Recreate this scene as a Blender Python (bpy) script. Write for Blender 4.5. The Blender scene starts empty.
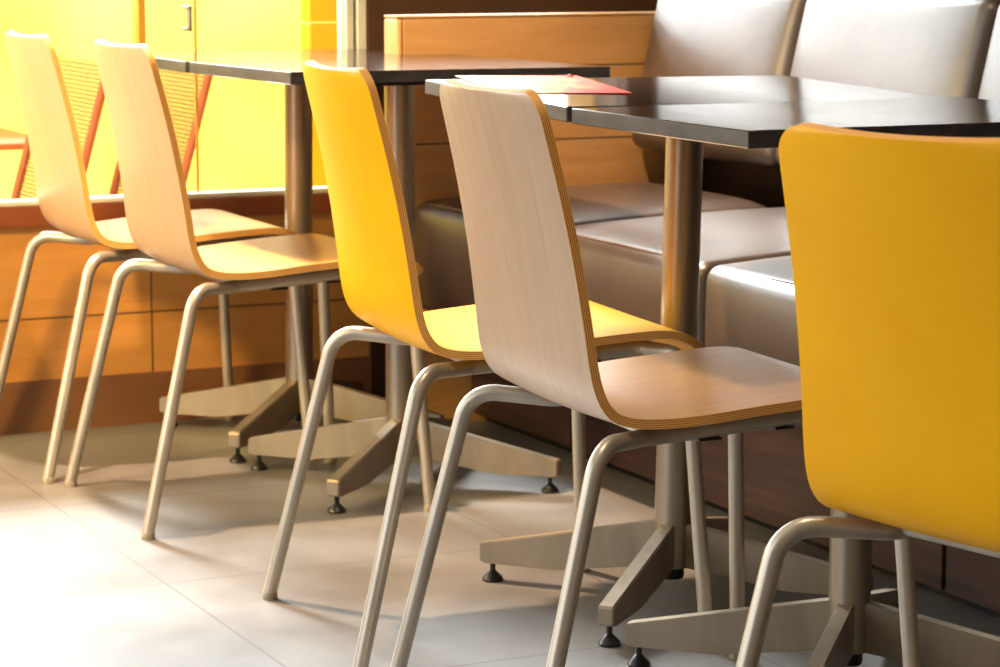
import bpy, bmesh, math
from mathutils import Vector, Matrix
C = bpy.context.scene.collection
S = bpy.context.scene
PI = math.pi

# ------------------------------------------------------------------ helpers
def lin(c):
    return tuple(((v/255)/12.92 if v/255 <= .04045 else ((v/255+.055)/1.055)**2.4) for v in c) + (1.0,)

def mat(name, rgb, rough=.5, metal=0, spec=.5, coat=0, coat_rough=.1):
    m = bpy.data.materials.new(name); m.use_nodes = True
    b = m.node_tree.nodes['Principled BSDF']
    b.inputs['Base Color'].default_value = lin(rgb)
    b.inputs['Roughness'].default_value = rough
    b.inputs['Metallic'].default_value = metal
    b.inputs['Specular IOR Level'].default_value = spec
    b.inputs['Coat Weight'].default_value = coat
    b.inputs['Coat Roughness'].default_value = coat_rough
    return m, m.node_tree, b

def node(nt, typ, **kw):
    n = nt.nodes.new(typ)
    for k, v in kw.items():
        if k in n.inputs.keys(): n.inputs[k].default_value = v
        else: setattr(n, k, v)
    return n

def coords(nt, kind='Object', scale=(1, 1, 1)):
    tc = node(nt, 'ShaderNodeTexCoord'); mp = node(nt, 'ShaderNodeMapping')
    mp.inputs['Scale'].default_value = scale
    nt.links.new(tc.outputs[kind], mp.inputs['Vector'])
    return mp.outputs['Vector']

def ramp(nt, fac, stops):
    r = node(nt, 'ShaderNodeValToRGB')
    cr = r.color_ramp
    while len(cr.elements) < len(stops): cr.elements.new(.5)
    for e, (p, c) in zip(cr.elements, stops):
        e.position = p; e.color = lin(c)
    nt.links.new(fac, r.inputs['Fac'])
    return r.outputs['Color']

def bump(nt, b, h, strength=.1, dist=.002):
    n = node(nt, 'ShaderNodeBump', Strength=strength, Distance=dist)
    nt.links.new(h, n.inputs['Height']); nt.links.new(n.outputs['Normal'], b.inputs['Normal'])

def mixc(nt, fac, a, b2, mode='MIX'):
    m = node(nt, 'ShaderNodeMix', data_type='RGBA', blend_type=mode)
    for i, v in ((0, fac), (6, a), (7, b2)):
        if isinstance(v, (int, float)): m.inputs[i].default_value = v
        elif isinstance(v, tuple): m.inputs[i].default_value = v
        else: nt.links.new(v, m.inputs[i])
    return m.outputs[2]

def math_(nt, op, a, b=None):
    n = node(nt, 'ShaderNodeMath', operation=op)
    for i, v in enumerate((a, b)):
        if v is None: continue
        if isinstance(v, (int, float)): n.inputs[i].default_value = v
        else: nt.links.new(v, n.inputs[i])
    return n.outputs[0]

# ------------------------------------------------------------------ materials
def wood(name, c1, c2, kind, scale, rough=.45, seams=None, spec=.5, coat=0, blotch=None):
    m, nt, b = mat(name, c1, rough, spec=spec, coat=coat, coat_rough=.25)
    v = coords(nt, kind, scale)
    n = node(nt, 'ShaderNodeTexNoise', Scale=1.0, Detail=7.0, Roughness=.6, Distortion=.4)
    nt.links.new(v, n.inputs['Vector'])
    col = ramp(nt, n.outputs['Fac'], [(.3, c1), (.7, c2)])
    n3 = node(nt, 'ShaderNodeTexNoise', Scale=9.0, Detail=3.0)
    nt.links.new(v, n3.inputs['Vector'])
    f3 = math_(nt, 'MULTIPLY', n3.outputs['Fac'], .22)
    col = mixc(nt, f3, col, lin(tuple(int(x*.6) for x in c1)))
    if blotch:
        v2 = coords(nt, kind, (1, 1, 1))
        n2 = node(nt, 'ShaderNodeTexNoise', Scale=5.0, Detail=3.0)
        nt.links.new(v2, n2.inputs['Vector'])
        f2 = node(nt, 'ShaderNodeMapRange'); f2.inputs[1].default_value = .4; f2.inputs[2].default_value = .75
        f2.inputs[4].default_value = .5
        nt.links.new(n2.outputs['Fac'], f2.inputs[0])
        col = mixc(nt, f2.outputs[0], col, lin(blotch))
    if seams:
        sp = node(nt, 'ShaderNodeSeparateXYZ'); v3 = coords(nt, 'Object')
        nt.links.new(v3, sp.inputs[0])
        tot = None
        for ax, off, per, w in seams:
            a = math_(nt, 'SUBTRACT', sp.outputs[ax], off)
            a = math_(nt, 'DIVIDE', a, per)
            a = math_(nt, 'SUBTRACT', a, math_(nt, 'ROUND', a))
            a = math_(nt, 'ABSOLUTE', a)
            a = math_(nt, 'LESS_THAN', a, w/per/2)
            tot = a if tot is None else math_(nt, 'MAXIMUM', tot, a)
        col = mixc(nt, tot, col, lin(tuple(int(x*.45) for x in c1)))
        bump(nt, b, math_(nt, 'SUBTRACT', 1.0, tot), .6, .002)
    else:
        bump(nt, b, n.outputs['Fac'], .05, .001)
    nt.links.new(col, b.inputs['Base Color'])
    return m

OAK_PANEL = wood('oak planks', (218, 168, 108), (196, 144, 84), 'Object', (2.5, 2.5, 26), .4, seams=[(2, .563, .148, .004)])
OAK_WALL = wood('oak wall panelling', (222, 160, 84), (200, 136, 64), 'Object', (2, 2, 18), .45, seams=[(2, .225, .19, .004), (0, 1.585, 1.2, .004)])
OAK_EDGE = wood('oak end trim', (205, 160, 105), (190, 140, 88), 'Object', (20, 20, 2), .35)
SHELL_WOOD = wood('pale oak veneer', (200, 168, 138), (182, 150, 122), 'UV', (60, 3.5, 1), .4, spec=.5, coat=.1, blotch=(196, 160, 132))
SEAT_WOOD = wood('warm oak veneer', (218, 166, 98), (198, 144, 80), 'UV', (60, 3.5, 1), .3, spec=.45, coat=.1, blotch=(206, 148, 100))
DARKWOOD = wood('dark walnut boards', (86, 56, 46), (32, 22, 20), 'Object', (2.5, 2.5, 55), .45)

def yellow():
    m, nt, b = mat('yellow laminate', (252, 178, 0), .4, spec=.15, coat=.0, coat_rough=.2)
    v = coords(nt, 'UV', (8, 8, 8))
    n = node(nt, 'ShaderNodeTexNoise', Scale=1.0, Detail=5.0)
    nt.links.new(v, n.inputs['Vector'])
    nt.links.new(ramp(nt, n.outputs['Fac'], [(.3, (255, 184, 0)), (.75, (250, 174, 0))]), b.inputs['Base Color'])
    return m
YELLOW = yellow()

def ply():
    m, nt, b = mat('plywood edge', (190, 120, 50), .5)
    tc = node(nt, 'ShaderNodeTexCoord'); sp = node(nt, 'ShaderNodeSeparateXYZ')
    nt.links.new(tc.outputs['UV'], sp.inputs[0])
    a = math_(nt, 'MULTIPLY', sp.outputs[1], 4.5*2*PI)
    s = math_(nt, 'SINE', a)
    col = ramp(nt, math_(nt, 'MULTIPLY', math_(nt, 'ADD', s, 1.0), .5), [(.15, (200, 124, 50)), (.6, (255, 196, 108))])
    nt.links.new(col, b.inputs['Base Color'])
    return m
PLY = ply()

def metal(name, rgb, rough, me, dirt=False):
    m, nt, b = mat(name, rgb, rough, me)
    v = coords(nt, 'Object', (30, 30, 8))
    n = node(nt, 'ShaderNodeTexNoise', Scale=1.0, Detail=5.0)
    nt.links.new(v, n.inputs['Vector'])
    d = tuple(int(c*.9) for c in rgb)
    col = ramp(nt, n.outputs['Fac'], [(.35, rgb), (.72, d)])
    nt.links.new(col, b.inputs['Base Color'])
    return m
TUBE = metal('silver beige painted steel', (200, 188, 170), .34, .55)
BASEM = metal('grey beige painted steel', (164, 149, 128), .42, .45)
POSTM = metal('satin steel post', (168, 154, 134), .33, .75)
BLACK = mat('black plastic', (18, 18, 20), .4)[0]
GLIDE = mat('black glide', (40, 40, 42), .3, .3)[0]
CAPM = mat('dull grey foot cap', (150, 138, 118), .6)[0]

def tabletop():
    m, nt, b = mat('dark brown laminate', (44, 36, 33), .1, spec=.6)
    v = coords(nt, 'Object', (60, 6, 6))
    n = node(nt, 'ShaderNodeTexNoise', Scale=1.0, Detail=4.0)
    nt.links.new(v, n.inputs['Vector'])
    nt.links.new(ramp(nt, n.outputs['Fac'], [(.3, (42, 34, 31)), (.7, (58, 48, 43))]), b.inputs['Base Color'])
    r = node(nt, 'ShaderNodeMapRange'); r.inputs[3].default_value = .08; r.inputs[4].default_value = .17
    nt.links.new(n.outputs['Fac'], r.inputs[0]); nt.links.new(r.outputs[0], b.inputs['Roughness'])
    return m
TOP = tabletop()
def edgeband():
    m, nt, b = mat('scuffed grey edge band', (60, 57, 58), .45, 0, .35)
    v = coords(nt, 'Object', (14, 14, 40))
    n = node(nt, 'ShaderNodeTexNoise', Scale=1.0, Detail=5.0)
    nt.links.new(v, n.inputs['Vector'])
    nt.links.new(ramp(nt, n.outputs['Fac'], [(.35, (52, 50, 52)), (.7, (78, 76, 78))]), b.inputs['Base Color'])
    return m
EDGE = edgeband()

def leather():
    m, nt, b = mat('brown leatherette', (68, 54, 45), .36, spec=1.0)
    v = coords(nt, 'Object', (1, 1, 1))
    n = node(nt, 'ShaderNodeTexNoise', Scale=9.0, Detail=6.0)
    nt.links.new(v, n.inputs['Vector'])
    nt.links.new(ramp(nt, n.outputs['Fac'], [(.3, (62, 51, 44)), (.7, (76, 63, 54))]), b.inputs['Base Color'])
    vo = node(nt, 'ShaderNodeTexVoronoi', Scale=420.0)
    nt.links.new(v, vo.inputs['Vector'])
    add = math_(nt, 'ADD', math_(nt, 'MULTIPLY', vo.outputs['Distance'], .15), n.outputs['Fac'])
    bump(nt, b, add, .25, .004)
    return m
LEATHER = leather()
PIPING = mat('brown piping', (88, 66, 52), .4)[0]

def floor_mat():
    m, nt, b = mat('grey porcelain tile', (150, 148, 146), .42, spec=.5)
    v = coords(nt, 'Object')
    n = node(nt, 'ShaderNodeTexNoise', Scale=2.6, Detail=8.0, Roughness=.62, Distortion=.3)
    nt.links.new(v, n.inputs['Vector'])
    col = ramp(nt, n.outputs['Fac'], [(.3, (92, 91, 90)), (.5, (112, 110, 109)), (.72, (130, 128, 126))])
    sp = node(nt, 'ShaderNodeSeparateXYZ'); nt.links.new(v, sp.inputs[0])
    tot = None
    for ax, off in ((0, 1.186), (1, 3.66)):
        a = math_(nt, 'DIVIDE', math_(nt, 'SUBTRACT', sp.outputs[ax], off), .6)
        a = math_(nt, 'ABSOLUTE', math_(nt, 'SUBTRACT', a, math_(nt, 'ROUND', a)))
        a = math_(nt, 'LESS_THAN', a, .0017/.6)
        tot = a if tot is None else math_(nt, 'MAXIMUM', tot, a)
    col = mixc(nt, tot, col, lin((80, 77, 74)))
    nt.links.new(col, b.inputs['Base Color'])
    bump(nt, b, math_(nt, 'SUBTRACT', 1.0, tot), .4, .001)
    r = node(nt, 'ShaderNodeMapRange'); r.inputs[3].default_value = .34; r.inputs[4].default_value = .5
    nt.links.new(n.outputs['Fac'], r.inputs[0]); nt.links.new(r.outputs[0], b.inputs['Roughness'])
    return m
FLOOR = floor_mat()
def plain(name, a, b_, rough=.6, sc=6):
    m, nt, b = mat(name, a, rough)
    v = coords(nt, 'Object')
    n = node(nt, 'ShaderNodeTexNoise', Scale=float(sc), Detail=5.0)
    nt.links.new(v, n.inputs['Vector'])
    nt.links.new(ramp(nt, n.outputs['Fac'], [(.3, a), (.7, b_)]), b.inputs['Base Color'])
    return m
BASEBOARD = plain('brown skirting tile', (142, 96, 62), (124, 82, 52), .45)
BROWNWALL = plain('dark brown wall', (78, 48, 24), (66, 40, 20), .6)
BROWNSILL = plain('brown window sill', (140, 74, 36), (122, 62, 30), .5)
ALU = mat('pale aluminium frame', (222, 224, 210), .4, .2)[0]
YFRAME = mat('ochre mullion', (226, 168, 60), .5)[0]
CEIL = plain('white ceiling paint', (225, 220, 212), (215, 210, 202), .9)
PAINT = plain('beige wall paint', (205, 192, 172), (196, 184, 164), .9)
def glass():
    m = bpy.data.materials.new('window glass'); m.use_nodes = True
    nt = m.node_tree; nt.nodes.clear()
    o = node(nt, 'ShaderNodeOutputMaterial'); t = node(nt, 'ShaderNodeBsdfTransparent'); g = node(nt, 'ShaderNodeBsdfGlossy', Roughness=.02)
    t.inputs[0].default_value = (.97, .97, .95, 1)
    f = node(nt, 'ShaderNodeFresnel', IOR=1.25); mx = node(nt, 'ShaderNodeMixShader')
    nt.links.new(f.outputs[0], mx.inputs[0]); nt.links.new(t.outputs[0], mx.inputs[1]); nt.links.new(g.outputs[0], mx.inputs[2])
    nt.links.new(mx.outputs[0], o.inputs[0])
    return m
GLASS = glass()
def perforated():
    m, nt, b = mat('perforated ochre metal', (96, 52, 20), .5, .1)
    v = coords(nt, 'UV', (1, 1, 1))
    vo = node(nt, 'ShaderNodeTexVoronoi', Scale=58.0, Randomness=0.0, feature='F1')
    sp = node(nt, 'ShaderNodeSeparateXYZ'); nt.links.new(v, sp.inputs[0])
    # staggered round holes: two interleaved grids
    def grid(ox, oy):
        px, py = .0115, .0200
        a = math_(nt, 'DIVIDE', math_(nt, 'ADD', sp.outputs[0], ox), px)
        a = math_(nt, 'MULTIPLY', math_(nt, 'SUBTRACT', a, math_(nt, 'ROUND', a)), px)
        c = math_(nt, 'DIVIDE', math_(nt, 'ADD', sp.outputs[1], oy), py)
        c = math_(nt, 'MULTIPLY', math_(nt, 'SUBTRACT', c, math_(nt, 'ROUND', c)), py)
        d = math_(nt, 'SQRT', math_(nt, 'ADD', math_(nt, 'MULTIPLY', a, a), math_(nt, 'MULTIPLY', c, c)))
        return math_(nt, 'GREATER_THAN', d, .0042)
    al = math_(nt, 'MULTIPLY', grid(0, 0), grid(.00575, .0100))
    nt.links.new(al, b.inputs['Alpha'])
    nt.nodes.remove(vo)
    return m
PERF = perforated()
OCHREBAR = mat('ochre painted bar', (170, 88, 42), .5)[0]
def facade_m():
    m, nt, b = mat('pale yellow hoarding', (250, 226, 90), .8)
    v = coords(nt, 'Object', (1, 1, 1))
    n = node(nt, 'ShaderNodeTexNoise', Scale=1.2, Detail=2.0); nt.links.new(v, n.inputs['Vector'])
    col = ramp(nt, n.outputs['Fac'], [(.3, (252, 232, 84)), (.7, (253, 240, 165))])  # yellow wash of the lens flare put into the board's colour
    nt.links.new(col, b.inputs['Base Color'])
    return m
FLAREYELLOW = facade_m()
SATYELLOW = plain('saturated yellow panel', (250, 190, 10), (246, 180, 4), .5)
PAVING = plain('pale outdoor paving', (210, 200, 180), (190, 180, 160), .9)

def placemat_m():
    m, nt, b = mat('glossy printed placemat', (250, 225, 210), .5, spec=.1)
    v = coords(nt, 'Object', (9, 5, 1))
    n = node(nt, 'ShaderNodeTexNoise', Scale=1.0, Detail=2.0, Distortion=1.2)
    nt.links.new(v, n.inputs['Vector'])
    sp = node(nt, 'ShaderNodeSeparateXYZ'); v2 = coords(nt, 'Object'); nt.links.new(v2, sp.inputs[0])
    g = math_(nt, 'ADD', math_(nt, 'MULTIPLY', sp.outputs[0], 3.2), n.outputs['Fac'])
    col = ramp(nt, g, [(.30, (222, 190, 168)), (.46, (226, 160, 96)), (.58, (216, 108, 80)), (.75, (196, 66, 56))])
    nt.links.new(col, b.inputs['Base Color'])
    return m
MATPRINT = placemat_m()

# ------------------------------------------------------------------ mesh helpers
def obj(name, bm, mats, parent=None, loc=None, smooth=False):
    me = bpy.data.meshes.new(name)
    bmesh.ops.recalc_face_normals(bm, faces=bm.faces)
    bm.to_mesh(me); bm.free()
    if not isinstance(mats, (list, tuple)): mats = [mats]
    for m in mats: me.materials.append(m)
    if smooth:
        me.shade_smooth() if hasattr(me, 'shade_smooth') else None
    o = bpy.data.objects.new(name, me); C.objects.link(o)
    if parent: o.parent = parent
    if loc: o.location = loc
    return o

def sharp(o, ang=40):
    me = o.data
    bm = bmesh.new(); bm.from_mesh(me)
    for f in bm.faces: f.smooth = True
    for e in bm.edges:
        if len(e.link_faces) == 2 and e.calc_face_angle(0) > math.radians(ang): e.smooth = False
    bm.to_mesh(me); bm.free()
    return o

def box(bm, a, b, bev=0, seg=2, mi=0):
    v = bmesh.ops.create_cube(bm, size=1)['verts']
    for x in v:
        x.co = Vector([(a[i]+b[i])/2 + x.co[i]*(b[i]-a[i]) for i in range(3)])
    fs = list({f for x in v for f in x.link_faces})
    for f in fs: f.material_index = mi
    if bev:
        es = list({e for x in v for e in x.link_edges})
        bmesh.ops.bevel(bm, geom=es, offset=bev, segments=seg, affect='EDGES', profile=.5)
    return bm

def boxo(name, a, b, m, parent=None, bev=0, seg=2):
    bm = bmesh.new(); box(bm, a, b, bev, seg)
    return sharp(obj(name, bm, m, parent), 35)

def fillet(pts, rads, n=8):
    out = [Vector(pts[0])]
    for i in range(1, len(pts)-1):
        p, a, b = Vector(pts[i]), Vector(pts[i-1]), Vector(pts[i+1])
        r = rads[i-1]
        da, db = (a-p).normalized(), (b-p).normalized()
        th = da.angle(db)
        t = min(r/math.tan(th/2), (a-p).length*.48, (b-p).length*.48)
        r2 = t*math.tan(th/2)
        s, e = p+da*t, p+db*t
        c = p + (da+db).normalized()*(r2/math.sin(th/2))
        va, vb = s-c, e-c
        ang = va.angle(vb); ax = va.cross(vb).normalized()
        for k in range(n+1):
            out.append(c + Matrix.Rotation(ang*k/n, 3, ax) @ va)
    out.append(Vector(pts[-1]))
    return out

def tube(bm, path, r, n=16, flatz0=False):
    path = [Vector(p) for p in path]
    rings = []
    t0 = (path[1]-path[0]).normalized()
    up = Vector((0, 1, 0)) if abs(t0.y) < .9 else Vector((1, 0, 0))
    nrm = (up - t0*up.dot(t0)).normalized()
    for i, p in enumerate(path):
        if i == 0: t = t0
        elif i == len(path)-1: t = (path[-1]-path[-2]).normalized()
        else: t = ((path[i+1]-p).normalized() + (p-path[i-1]).normalized()).normalized()
        nrm = (nrm - t*nrm.dot(t)).normalized()
        bi = t.cross(nrm)
        ring = []
        for k in range(n):
            a = 2*PI*k/n
            co = p + (nrm*math.cos(a) + bi*math.sin(a))*r
            if flatz0 and i == 0: co = co + t*((p.z-co.z)/t.z)
            ring.append(bm.verts.new(co))
        rings.append(ring)
    for a, b in zip(rings, rings[1:]):
        for k in range(n):
            bm.faces.new((a[k], a[(k+1) % n], b[(k+1) % n], b[k]))
    bm.faces.new(rings[0][::-1]); bm.faces.new(rings[-1])
    return bm

def lathe(bm, prof, n=24, c=(0, 0)):
    rings = []
    for r, z in prof:
        rings.append([bm.verts.new((c[0]+r*math.cos(2*PI*k/n), c[1]+r*math.sin(2*PI*k/n), z)) for k in range(n)])
    for a, b in zip(rings, rings[1:]):
        for k in range(n): bm.faces.new((a[k], a[(k+1) % n], b[(k+1) % n], b[k]))
    bm.faces.new(rings[0][::-1]); bm.faces.new(rings[-1])
    return bm

def empty(name, loc, rot=(0, 0, 0)):
    o = bpy.data.objects.new(name, None); C.objects.link(o)
    o.location = loc; o.rotation_euler = rot; o.empty_display_size = .1
    return o

def tag(o, label, cat, group=None, kind=None):
    o['label'] = label; o['category'] = cat
    if group: o['group'] = group
    if kind: o['kind'] = kind
    return o

def struct(o):
    o['kind'] = 'structure'; return o

def kids(o): return [c for c in bpy.data.objects if c.parent == o]
def copy_tree(o, parent=None):
    c = o.copy(); C.objects.link(c); c.parent = parent
    for ch in kids(o): copy_tree(ch, c)
    return c

# ------------------------------------------------------------------ chair
PROFILE = [(.022, .793), (.038, .735), (.054, .675), (.070, .605), (.083, .535), (.091, .485), (.098, .457),
           (.109, .435), (.127, .419), (.158, .411), (.205, .410), (.270, .415), (.340, .421), (.400, .426),
           (.445, .428), (.475, .424), (.498, .412), (.512, .396)]
W_TOP, W_BOT, W_SEAT = .154, .174, .188
TH = .0115

def catmull(P, per=6):
    out = []
    Q = [P[0]] + list(P) + [P[-1]]
    for i in range(1, len(Q)-2):
        p0, p1, p2, p3 = [Vector(q) for q in Q[i-1:i+3]]
        for k in range(per):
            t = k/per
            out.append(.5*((2*p1)+(-p0+p2)*t+(2*p0-5*p1+4*p2-p3)*t*t+(-p0+3*p1-3*p2+p3)*t**3))
    out.append(Vector(P[-1]))
    return out

def shell_bm(face_mat_index=0):
    pr = catmull([Vector((x, z-.006)) for x, z in PROFILE], 4)
    # arclength + resample with dense ends
    L = [0]
    for a, b in zip(pr, pr[1:]): L.append(L[-1]+(b-a).length)
    tot = L[-1]
    def at(s):
        s = max(0, min(tot, s))
        for i in range(len(L)-1):
            if L[i+1] >= s:
                f = (s-L[i])/(L[i+1]-L[i]); return pr[i].lerp(pr[i+1], f)
        return pr[-1]
    R0, R1 = .032, .055
    ss = [R0*(1-math.cos(PI/2*k/8)) for k in range(8)]
    n = 64
    ss += [R0 + (tot-R0-R1)*k/n for k in range(n+1)]
    ss += [tot-R1*(1-math.cos(PI/2*k/8)) for k in range(7, -1, -1)]
    M = 18
    grid = []
    for s in ss:
        p = at(s); d = (at(s+.004)-at(s-.004)).normalized()
        nv = Vector((-d.y, d.x))              # towards the sitter
        if nv.x < 0 and s < tot*.4: nv = -nv
        if s >= tot*.4 and nv.y < 0: nv = -nv
        back = max(0, min(1, (.40*tot*1.35 - s)/(.10*tot)+.0))
        back = max(0, min(1, ((p.y-.415)/.34)))
        w = W_TOP + (W_BOT-W_TOP)*min(1, max(0, (.79-p.y)/.36))
        if p.y < .43: w = W_BOT + (W_SEAT-W_BOT)*min(1, max(0, (p.x-.13)/.12))
        if s < R0: w = w - R0 + math.sqrt(max(0, R0**2-(R0-s)**2))
        if s > tot-R1: w = w - R1*.9 + .9*math.sqrt(max(0, R1**2-(R1-(tot-s))**2))
        row = []
        for j in range(M+1):
            v = -1+2*j/M
            cur = .0135*back*(v*v) + .004*(1-back)*(v*v)*max(0, min(1, (.49-p.x)/.18))
            q = p + nv*cur
            row.append((Vector((q.x, v*w, q.y)), Vector((nv.x, 0, nv.y)), s, v*w, back, v))
        grid.append(row)
    bm = bmesh.new(); uv = bm.loops.layers.uv.new('UVMap')
    O = []; I = []
    for row in grid:
        ro, ri = [], []
        for co, nv, s, y, back, v in row:
            nn = (nv + Vector((0, -v*.22*back, 0))).normalized()
            ro.append((bm.verts.new(co), (y, s))); ri.append((bm.verts.new(co+nn*TH), (y+1, s)))
        O.append(ro); I.append(ri)
    def quad(a, b, c, d, mi, uvs=None):
        f = bm.faces.new((a[0], b[0], c[0], d[0])); f.material_index = mi; f.smooth = True
        for l, t in zip(f.loops, uvs or (a[1], b[1], c[1], d[1])): l[uv].uv = t
        return f
    for i in range(len(ss)-1):
        for j in range(M):
            quad(O[i][j], O[i][j+1], O[i+1][j+1], O[i+1][j], 0)
            quad(I[i][j+1], I[i][j], I[i+1][j], I[i+1][j+1], 2)
    def rim(seq):
        for k in range(len(seq)-1):
            (a, b), (c, d) = seq[k], seq[k+1]
            quad(a, c, d, b, 1, ((k, 0), (k+1, 0), (k+1, 1), (k, 1)))
    e = len(ss)-1
    rim([(O[i][0], I[i][0]) for i in range(e+1)])
    rim([(O[e][j], I[e][j]) for j in range(M+1)])
    rim([(O[i][M], I[i][M]) for i in range(e, -1, -1)])
    rim([(O[0][j], I[0][j]) for j in range(M, -1, -1)])
    for ed in bm.edges:
        if len(ed.link_faces) == 2 and ed.link_faces[0].material_index != ed.link_faces[1].material_index: ed.smooth = False
    return bm

TR = .0104
def make_chair(back, seat):
    root = empty('dining_chair', (0, 0, 0))
    sh = obj('seat_shell', shell_bm(), [back, PLY, seat], root)
    for s in (-1, 1):
        # rear leg: foot up to the bend, then inward to the rail
        p = fillet([(0, s*.227, .006), (.0965, s*.200, .398), (.185, s*.138, .391), (.225, s*.136, .392)], [.042, .035])
        bm = bmesh.new(); tube(bm, p, TR, 18, True)
        leg = sharp(obj('leg', bm, TUBE, root), 60)
        bm = bmesh.new(); lathe(bm, [(.0112, 0), (.0112, .009), (.0106, .0105)], 18, (.0012, s*.227))
        sharp(obj('foot_cap', bm, CAPM, leg))
        p = fillet([(.498, s*.232, .006), (.474, s*.205, .402), (.432, s*.142, .4065), (.385, s*.136, .403)], [.036, .03])
        bm = bmesh.new(); tube(bm, p, TR, 18, True)
        leg = sharp(obj('leg', bm, TUBE, root), 60)
        bm = bmesh.new(); lathe(bm, [(.0112, 0), (.0112, .009), (.0106, .0105)], 18, (.498, s*.232))
        sharp(obj('foot_cap', bm, CAPM, leg))
        bm = bmesh.new(); tube(bm, [(.224, s*.136, .392), (.386, s*.136, .403)], TR, 18)
        rail = sharp(obj('side_rail', bm, TUBE, root), 60)
        for x0, x1, z0, z1 in ((.25, .28, .3815, .3845), (.35, .375, .3880, .3910)):
            bm = bmesh.new(); box(bm, (x0, s*.136-.006, z0), (x1, s*.136+.006, z1), .001)
            obj('rubber_stop', bm, BLACK, rail)
    bm = bmesh.new(); tube(bm, [(.196, -.137, .394), (.196, .137, .394)], .0078, 14)
    sharp(obj('crossbar', bm, TUBE, root), 60)
    bm = bmesh.new(); tube(bm, [(.425, -.137, .403), (.425, .137, .403)], .0075, 14)
    sharp(obj('crossbar', bm, TUBE, root), 60)
    return root

wood_chair = make_chair(SHELL_WOOD, SEAT_WOOD)
yellow_chair = make_chair(YELLOW, YELLOW)
CH = [
 (wood_chair, 1.2320, 4.6830, -.0139, 'pale oak plywood chair at the window end, leftmost and farthest of the chairs'),
 (None, 1.2545, 4.1830, -.0067, 'pale oak plywood chair standing just in front of the leftmost chair'),
 (yellow_chair, 1.273, 3.2804, -.0975, 'whole yellow chair behind the oak chair in the middle of the picture'),
 (None, 1.2440, 2.7335, -.060, 'oak veneer chair in the middle, pulled up between the two yellow chairs'),
 (None, 1.2508, 1.8857, .2111, 'nearest yellow chair, cut off by the right edge of the picture'),
]
proto = [wood_chair, wood_chair, yellow_chair, wood_chair, yellow_chair]
for i, (o, x, y, r, lab) in enumerate(CH):
    c = o or copy_tree(proto[i])
    c.location = (x, y, 0); c.rotation_euler = (0, 0, r)
    tag(c, lab, 'chair', 'plywood chairs along the tables')

# ------------------------------------------------------------------ tables
ZTOP = .74
def make_table(bx, by, top, wx, wy, rz, s, t, labels, turn=0):
    """bx,by: base centre; top: centre of top surface; rz/s/t: turn and tilt of the top"""
    root = empty('cafe_table', (bx, by, 0))
    tag(root, labels, 'table', 'square pedestal tables')
    c = Vector(top)
    bm = bmesh.new()
    th = .021
    box(bm, (-wx/2, -wy/2, -th), (wx/2, wy/2, 0), .0012, 1)
    for f in bm.faces:
        if abs(f.normal.z) < .5: f.material_index = 1
    ob = obj('tabletop', bm, [TOP, EDGE], root)
    ob.location = (c.x-bx, c.y-by, c.z)
    ob.rotation_euler = (s, -t, rz)
    # post
    top_at = Vector((.3*(c.x-bx)-t*.4, 0.3*(c.y-by)-s*.5, c.z-th-.003))
    bm = bmesh.new(); tube(bm, [(0, 0, .048), tuple(top_at)], .0272, 40)
    post = sharp(obj('post', bm, POSTM, root), 60)
    bm = bmesh.new(); box(bm, (top_at.x-.11, top_at.y-.11, top_at.z-.005), (top_at.x+.11, top_at.y+.11, top_at.z+.0015), .002)
    obj('mounting_plate', bm, BLACK, root)
    bm = bmesh.new(); lathe(bm, [(.017, .030), (.0185, .034), (.0185, .049)], 24)
    sharp(obj('hub_plug', bm, BLACK, root), 50)
    for k in range(4):
        a = PI/4 + k*PI/2
        bm = bmesh.new()
        w = .0115
        prof = [(.300, .030), (.300, .057), (.022, .114), (.022, .050), (.190, .0295)]
        prof = [(.300, .0325), (.300, .0545), (.2975, .0585), (.020, .115), (.020, .049), (.175, .0275), (.29, .0285), (.2985, .0300)]
        A = [bm.verts.new((x, -w, z)) for x, z in prof]; B = [bm.verts.new((x, w, z)) for x, z in prof]
        bm.faces.new(A); bm.faces.new(B[::-1])
        n = len(prof)
        for i in range(n): bm.faces.new((A[i], B[i], B[(i+1) % n], A[(i+1) % n]))
        bmesh.ops.bevel(bm, geom=[e for e in bm.edges if abs((e.verts[0].co-e.verts[1].co).y) < 1e-6], offset=.0018, segments=2, affect='EDGES')
        arm = sharp(obj('base_arm', bm, BASEM, root), 30)
        arm.rotation_euler = (0, 0, a+turn)
        bm = bmesh.new(); lathe(bm, [(.0155, 0), (.0160, .003), (.0145, .006), (.006, .0145), (.0042, .016), (.0042, .032)], 24, (.283, 0))
        sharp(obj('levelling_foot', bm, GLIDE, arm), 35)
    return root

make_table(1.834, 3.260, (1.563+.31+.245*.022, 3.073+.245-.31*.022, .7435), .62, .49, -.022, .025, -.01,
           'dark square pedestal table carrying the printed placemat, behind the middle oak chair', -.03)
make_table(1.815, 2.757, (1.868, 2.829, ZTOP-.001), .61, .466, -.015, 0, 0, 'dark square pedestal table in front, behind the nearest yellow chair')
make_table(1.809, 4.207, (1.839, 4.287, ZTOP+.001), .611, .469, .036, -.003, -.007, 'dark square pedestal table beyond the yellow chair, nearer of the left pair', -.02)
make_table(1.80, 4.690, (1.822, 4.734, ZTOP+.001), .611, .408, .026, .006, -.008, 'dark square pedestal table against the sunny window')

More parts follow.
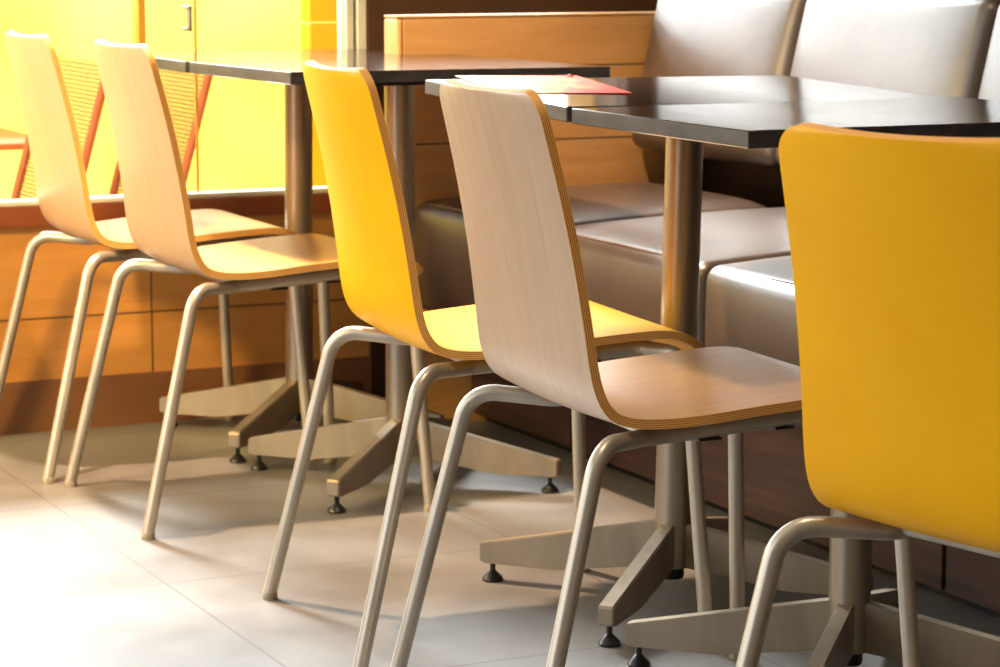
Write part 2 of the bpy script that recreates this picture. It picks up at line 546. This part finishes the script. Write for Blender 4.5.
# placemat and crumb on the table with the seam
bm = bmesh.new()
box(bm, (-.095, -.165, 0), (.095, .165, .0008))
pm = obj('placemat', bm, MATPRINT); pm.location = (1.702, 3.432, .7492); pm.rotation_euler = (.025, .01, -.23)
tag(pm, 'glossy paper placemat with a red and orange flame print, lying on the dark table', 'placemat')
bm = bmesh.new(); bmesh.ops.create_icosphere(bm, subdivisions=2, radius=.0055)
for v in bm.verts: v.co.z *= .7; v.co.x *= 1.0+.3*math.sin(v.co.y*700)
cr = obj('crumb', bm, mat('brown crumb', (120, 62, 34), .6)[0]); sharp(cr, 80)
cr.location = (1.812, 3.552, .7528)
tag(cr, 'small brown crumb at the far edge of the table beside the placemat', 'crumb')

# ------------------------------------------------------------------ banquette
def rounded(bm, size, r, n=(16, 16, 12), crown=None):
    """rounded box centred on the origin"""
    h = [s/2 for s in size]
    cache = {}
    def vert(p):
        k = tuple(round(x, 6) for x in p)
        if k in cache: return cache[k]
        q = Vector(p); inner = Vector([max(-h[i]+r, min(h[i]-r, q[i])) for i in range(3)])
        d = q-inner
        if d.length > 1e-9: q = inner + d.normalized()*r
        if crown: q = crown(q, h)
        cache[k] = bm.verts.new(q); return cache[k]
    def pts(i):
        m = n[i]; a = h[i]
        # dense near ends
        e = [-a + r*k/4 for k in range(4)]
        mid = [-a+r + (2*a-2*r)*k/m for k in range(m+1)]
        return e + mid + [-x for x in e[::-1]]
    for ax in range(3):
        u, v = [(1, 2), (2, 0), (0, 1)][ax]
        U, V = pts(u), pts(v)
        for sgn in (-1, 1):
            for i in range(len(U)-1):
                for j in range(len(V)-1):
                    q = []
                    for (a, b) in ((i, j), (i+1, j), (i+1, j+1), (i, j+1)):
                        p = [0, 0, 0]; p[ax] = sgn*h[ax]; p[u] = U[a]; p[v] = V[b]; q.append(vert(p))
                    if sgn < 0: q = q[::-1]
                    if len(set(q)) == 4:
                        f = bm.faces.new(q); f.smooth = True
    return bm

XF = 2.030
PART_Y = 4.68
bounds = [4.676, 4.118, 3.533, 2.948, 2.363]
seat_labels = ['brown leatherette seat cushion against the oak partition, at the far end of the bench',
               'brown leatherette seat cushion behind the middle oak chair, second from the partition',
               'brown leatherette seat cushion left of the nearest yellow chair, third from the partition',
               'brown leatherette seat cushion hidden mostly by the nearest yellow chair, fourth from the partition']
back_labels = ['brown leatherette back cushion beside the oak partition, with the diagonal shade across it',
               'brown leatherette back cushion in the middle, brightly lit, above the table seam',
               'brown leatherette back cushion at the top right edge of the picture', None]
def seat_crown(q, h):
    if q.z > 0:
        fx = 1-(q.x/h[0])**2; fy = 1-(abs(q.y)/h[1])**4
        q.z += .010*max(0, fx)*max(0, fy)**.5 + .026*(q.x+h[0])/(2*h[0])*max(0, fy)**.3
    if q.x < 0: q.x -= .016*max(0, 1-(q.z/h[2])**2)*max(0, 1-(abs(q.y)/h[1])**4)
    return q
def back_crown(q, h):
    if q.x < 0:
        q.x -= .022*max(0, 1-(q.z/h[2])**2)**.6*max(0, 1-(abs(q.y)/h[1])**4)
    return q
for i in range(4):
    y1, y0 = bounds[i], bounds[i+1]
    yc, ly = (y0+y1)/2, y1-y0-.003
    lx, lz = .50, .215
    bm = bmesh.new(); rounded(bm, (lx, ly, lz), .024, (14, 14, 8), seat_crown)
    for v in bm.verts: v.co.z += lz/2
    o = obj('seat_cushion', bm, LEATHER); o.location = (XF+.006+lx/2, yc, .238)
    tag(o, seat_labels[i], 'cushion', 'bench seat cushions')
    bm = bmesh.new()
    tube(bm, [(-lx/2+.014, -ly/2+.025, lz-.003), (-lx/2+.013, 0, lz-.0005), (-lx/2+.014, ly/2-.025, lz-.003)], .0028, 8)
    sharp(obj('piping', bm, PIPING, o), 60)
    if back_labels[i]:
        by1, by0 = y1-.004, y0+.03*0
        byc = (y1+y0)/2; lb = y1-y0-.004
        hb = .335
        bm = bmesh.new(); rounded(bm, (.085, lb, hb), .028, (6, 14, 14), back_crown)
        for v in bm.verts: v.co.z += hb/2
        o = obj('back_cushion', bm, LEATHER); o.location = (2.553, byc, .537); o.rotation_euler = (0, .215, 0)
        tag(o, back_labels[i], 'cushion', 'bench back cushions')
base = empty('banquette_base', (2.4, 3.5, 0))
tag(base, 'dark walnut bench base under the brown seat cushions, running along the right', 'bench base')
def child_box(name, a, b, m, bev=0):
    bm = bmesh.new(); off = Vector((2.4, 3.5, 0))
    box(bm, Vector(a)-off, Vector(b)-off, bev, 1)
    return obj(name, bm, m, base)
for (a, b) in ((3.049, 4.232), (1.70, 3.039)):
    o = child_box('front_panel', (2.165, a, .022), (2.185, b, .237), DARKWOOD, .001)
o = child_box('front_panel', (2.165, 4.240, .022), (2.185, 4.676, .237), DARKWOOD, .001)
child_box('plinth', (2.20, 1.70, 0), (2.24, 4.676, .05), BLACK)
child_box('carcass', (2.187, 1.70, .05), (2.66, 4.676, .237), BLACK)
child_box('back_board', (2.668, 1.70, .238), (2.69, 4.676, .84), BLACK)

# oak partition at the end of the bench
p = empty('bench_partition', (2.3, 4.72, 0))
tag(p, 'low oak plank partition at the far end of the brown bench', 'partition')
bm = bmesh.new(); box(bm, (2.022-2.3, PART_Y-4.72, 0), (2.72-2.3, 4.745-4.72, .810), .001, 1); obj('panel', bm, OAK_PANEL, p)
bm = bmesh.new(); box(bm, (2.008-2.3, PART_Y-.001-4.72, 0), (2.022-2.3, 4.746-4.72, .810), .006, 3); sharp(obj('end_trim', bm, OAK_EDGE, p))
bm = bmesh.new(); box(bm, (2.008-2.3, PART_Y-.001-4.72, .810), (2.72-2.3, 4.746-4.72, .815), .002, 2); sharp(obj('cap_rail', bm, OAK_EDGE, p))

# ------------------------------------------------------------------ room shell
X0, X1, Y0, Y1, ZC = -2.2, 2.74, -2.5, 4.946, 2.75
struct(boxo('floor', (X0, Y0, -.05), (X1+.1, Y1+.14, 0), FLOOR))
struct(boxo('ceiling', (X0, Y0, ZC), (X1+.1, Y1+.14, ZC+.05), CEIL))
struct(boxo('wall_right', (X1, Y0, 0), (X1+.1, Y1+.14, ZC), BROWNWALL))
struct(boxo('wall_front', (X0, Y0-.1, 0), (X1+.1, Y0, ZC), PAINT))
struct(boxo('wall_left', (X0-.1, Y0, 0), (X0, 1.2, ZC), PAINT))
# back wall: planked dado, sill band, piers
struct(boxo('wall_back', (X0, Y1, .103), (2.055, Y1+.10, .409), OAK_WALL))
struct(boxo('baseboard_back', (X0, Y1-.006, 0), (2.055, Y1+.10, .103), BASEBOARD))
struct(boxo('trim_1', (X0, Y1-.012, .409), (2.055, Y1+.12, .447), BROWNSILL))
struct(boxo('wall_pier', (2.055, Y1-.01, 0), (X1, Y1+.14, .87), BROWNWALL))
struct(boxo('trim_2', (2.055, Y1-.01, .87), (2.075, Y1+.14, 1.80), BROWNWALL))
struct(boxo('trim_3', (2.66, Y1-.01, .87), (X1, Y1+.14, 1.80), BROWNWALL))
struct(boxo('wall_header', (X0, Y1, 1.80), (X1, Y1+.14, ZC), PAINT))
# window with frames
win = struct(empty('window_1', (0, Y1+.03, .447)))
def wpart(name, a, b, m, bev=.002):
    bm = bmesh.new(); off = Vector((0, Y1+.03, .447)); box(bm, Vector(a)-off, Vector(b)-off, bev, 1)
    return obj(name, bm, m, win)
wpart('sill_rail', (X0, Y1+.00, .447), (2.055, Y1+.05, .4575), ALU)
wpart('frame', (2.010, Y1+.00, .4575), (2.027, Y1+.05, 1.80), ALU)
wpart('frame', (2.033, Y1-.004, .4475), (2.054, Y1+.05, 1.80), ALU)
wpart('frame_gap', (2.027, Y1+.02, .4575), (2.033, Y1+.05, 1.80), BROWNSILL, 0)
wpart('mullion', (1.572, Y1+.01, .4575), (1.588, Y1+.05, 1.80), YFRAME)
wpart('mullion', (.62, Y1+.01, .4575), (.66, Y1+.05, 1.80), YFRAME)
wpart('mullion', (-.72, Y1+.01, .4575), (-.68, Y1+.05, 1.80), YFRAME)
wpart('pane_joint', (1.695, Y1+.024, .4575), (1.698, Y1+.034, 1.80), YFRAME, 0)
for a, b in ((X0, -.72), (-.68, .62), (.66, 1.572), (1.588, 1.695), (1.698, 2.010)):
    wpart('pane', (a, Y1+.027, .4575), (b, Y1+.031, 1.80), GLASS, 0)
wpart('pane', (2.075, Y1+.027, .87), (2.66, Y1+.031, 1.80), GLASS, 0)
bm = bmesh.new(); box(bm, (1.668, -.045, .335), (1.676, -.03, .385), .002, 1); box(bm, (1.668, -.045, .335), (1.676, .0, .342), .001, 1); box(bm, (1.668, -.045, .378), (1.676, .0, .385), .001, 1)
obj('handle', bm, mat('grey handle', (150, 150, 140), .4, .5)[0], win)
# left shopfront
win2 = struct(empty('window_2', (X0, 0, 0)))
def w2(name, a, b, m, bev=.002):
    bm = bmesh.new(); off = Vector((X0, 0, 0)); box(bm, Vector(a)-off, Vector(b)-off, bev, 1); return obj(name, bm, m, win2)
for yy in (1.2, 3.0, Y1+.05):
    w2('mullion', (X0-.05, yy, 0), (X0, yy+.05, ZC), ALU)
w2('sill_rail', (X0-.05, 1.2, 0), (X0, Y1+.1, .06), ALU)
w2('head_rail', (X0-.05, 1.2, ZC-.1), (X0, Y1+.1, ZC), ALU)

# ------------------------------------------------------------------ outdoors
struct(boxo('ground_outside', (-9, Y1+.14, -.12), (9, 16, -.02), PAVING))
h = boxo('hoarding', (-4, 7.6, -.02), (5.5, 7.66, 1.15), FLAREYELLOW)
tag(h, 'pale yellow hoarding outside the window, added to carry the yellow of the lens flare', 'hoarding')
ps = empty('yellow_panel', (2.515, 5.75, -.033))
tag(ps, 'deep yellow cladding panel outside, right behind the window frame', 'panel')
bm = bmesh.new(); box(bm, (-.27, 0, 0), (.9, .06, .80), .001, 1); obj('lower_board', bm, SATYELLOW, ps)
bm = bmesh.new(); box(bm, (-.27, 0, .804), (.9, .06, 1.15), .001, 1); obj('upper_board', bm, SATYELLOW, ps)

def outdoor_chair():
    root = empty('patio_chair', (0, 0, 0))
    z0, z1, lean = .33, .70, .105
    def panel(name, p0, p1, w0, w1, parent):
        bm = bmesh.new(); uv = bm.loops.layers.uv.new('UVMap')
        P0, P1 = Vector(p0), Vector(p1); ln = (P1-P0).length; nrm = Vector((-(P1-P0).z, 0, (P1-P0).x)).normalized()*.0015
        for sgn in (1, -1):
            vs = [bm.verts.new(q+nrm*sgn) for q in (P0+Vector((0, w0, 0)), P0+Vector((0, w1, 0)), P1+Vector((0, w1, 0)), P1+Vector((0, w0, 0)))]
            f = bm.faces.new(vs)
            for l, t in zip(f.loops, ((w0, 0), (w1, 0), (w1, ln), (w0, ln))): l[uv].uv = t
        return obj(name, bm, PERF, parent)
    panel('back_panel', (0, 0, z0), (lean, 0, z1), -.24, .24, root)
    panel('seat_panel', (-.16, 0, z0+.01), (0, 0, z0), -.24, .24, root)
    for s in (-1, 1):
        bm = bmesh.new(); tube(bm, [(-.005, s*.245, z0-.01), (lean, s*.245, z1+.01)], .011, 8); sharp(obj('back_rail', bm, OCHREBAR, root), 50)
        bm = bmesh.new(); tube(bm, fillet([(.03, s*.23, 0), (0, s*.23, z0-.005), (-.135, s*.23, z0+.005), (-.15, s*.23, 0)], [.03, .03]), .011, 8)
        sharp(obj('leg_loop', bm, OCHREBAR, root), 50)
    return root
pt = empty('patio_table', (1.53, 6.75, -.02))
tag(pt, 'low brown patio table outside at the left edge of the window', 'patio table')
bm = bmesh.new(); box(bm, (-.30, -.3, .457), (.30, .3, .475), .003, 1); obj('tabletop', bm, OCHREBAR, pt)
bm = bmesh.new(); tube(bm, [(0, 0, .02), (0, 0, .457)], .025, 20); obj('post', bm, OCHREBAR, pt)
bm = bmesh.new(); lathe(bm, [(.2, 0), (.2, .012), (.03, .03)], 32); obj('foot_plate', bm, OCHREBAR, pt)
oc = outdoor_chair()
oc2 = copy_tree(oc)
oc.location = (1.918, 6.05, -.02); oc2.location = (1.668, 6.05, -.02)
tag(oc, 'perforated metal patio chair outside, seen between the second oak chair and the table', 'patio chair', 'patio chairs outside')
tag(oc2, 'perforated metal patio chair outside, seen between the two leftmost oak chairs', 'patio chair', 'patio chairs outside')

# ------------------------------------------------------------------ lights
def area(name, loc, target, sx, sy, power, col, spread=180):
    l = bpy.data.lights.new(name, 'AREA'); l.shape = 'RECTANGLE'; l.size = sx; l.size_y = sy
    l.energy = power; l.color = col; l.spread = math.radians(spread)
    o = bpy.data.objects.new(name, l); C.objects.link(o); o.location = loc
    o.rotation_euler = (Vector(target)-Vector(loc)).to_track_quat('-Z', 'Y').to_euler()
    return o
area('daylight_left', (X0-.02, 3.1, 1.45), (2, 3.1, 1.45), 3.4, 2.3, 42, (.92, .96, 1))
area('daylight_back', (.3, Y1+.16, 1.33), (.3, 3, 1.33), 4.6, .92, 118, (.88, .95, 1))
# added warm fills standing in for the yellow lens flare
area('flare_fill_corner', (-.2, 4.8, 1.25), (1.3, 4.5, .4), .5, .6, 10, (1, .70, .20), 100)
area('flare_fill_wall', (-1.2, 3.5, 2.2), (1.1, 4.9, .45), .4, .4, 18, (1, .66, .20), 60)  # added fill, no such fixture; yellows the left chairs and panelling
sl = bpy.data.lights.new('sun', 'SUN'); sl.energy = 10.5; sl.angle = math.radians(11); sl.color = (.95, .98, 1)
so = bpy.data.objects.new('sun', sl); C.objects.link(so); so.location = (0, 8, 4)
so.rotation_euler = Vector((.03, -1, -.64)).to_track_quat('-Z', 'Y').to_euler()
area('hoarding_fill', (1.4, 5.6, 4.0), (1.7, 7.6, .3), 3, .8, 420, (1, .86, .5))  # added area lamp that brightens the hoarding, separate from the sun
def spot(name, loc, target, power, col, ang, r=.05, blend=.6):
    l = bpy.data.lights.new(name, 'SPOT'); l.energy = power; l.color = col; l.spot_size = math.radians(ang); l.spot_blend = blend; l.shadow_soft_size = r
    o = bpy.data.objects.new(name, l); C.objects.link(o); o.location = loc
    o.rotation_euler = (Vector(target)-Vector(loc)).to_track_quat('-Z', 'Y').to_euler()
spot('ceiling_downlight', (1.35, 4.2, 2.70), (1.95, 4.1, 0), 640, (1, .68, .42), 52)
spot('ceiling_downlight', (1.35, 2.4, 2.70), (1.9, 2.7, 0), 75, (1, .74, .48), 80)

W = bpy.data.worlds.new('world'); S.world = W; W.use_nodes = True
bg = W.node_tree.nodes['Background']; bg.inputs[0].default_value = (.88, .94, 1, 1); bg.inputs[1].default_value = 1.1

# ------------------------------------------------------------------ camera
f, pi_, ro, ya, H = 2595.8, .1492, 0, .4448, .9544
fw = Vector((math.sin(ya)*math.cos(pi_), math.cos(ya)*math.cos(pi_), -math.sin(pi_)))
r = Vector((math.cos(ya), -math.sin(ya), 0)); u = r.cross(fw)
cam = bpy.data.cameras.new('camera'); co = bpy.data.objects.new('camera', cam); C.objects.link(co)
co.matrix_world = Matrix(((r.x, u.x, -fw.x, 0), (r.y, u.y, -fw.y, 0), (r.z, u.z, -fw.z, H), (0, 0, 0, 1)))
cam.sensor_width = 36; cam.lens = f*36/1000; cam.clip_start = .05; cam.clip_end = 100
cam.dof.use_dof = True; cam.dof.focus_distance = 3.0; cam.dof.aperture_fstop = 14
S.camera = co
S.view_settings.view_transform = 'Standard'; S.view_settings.look = 'None'
S.view_settings.exposure = 0; S.view_settings.gamma = 1; S.view_settings.use_curve_mapping = False
S.cycles.use_denoising = True
S.cycles.max_bounces = 8
S.cycles.sample_clamp_indirect = 6
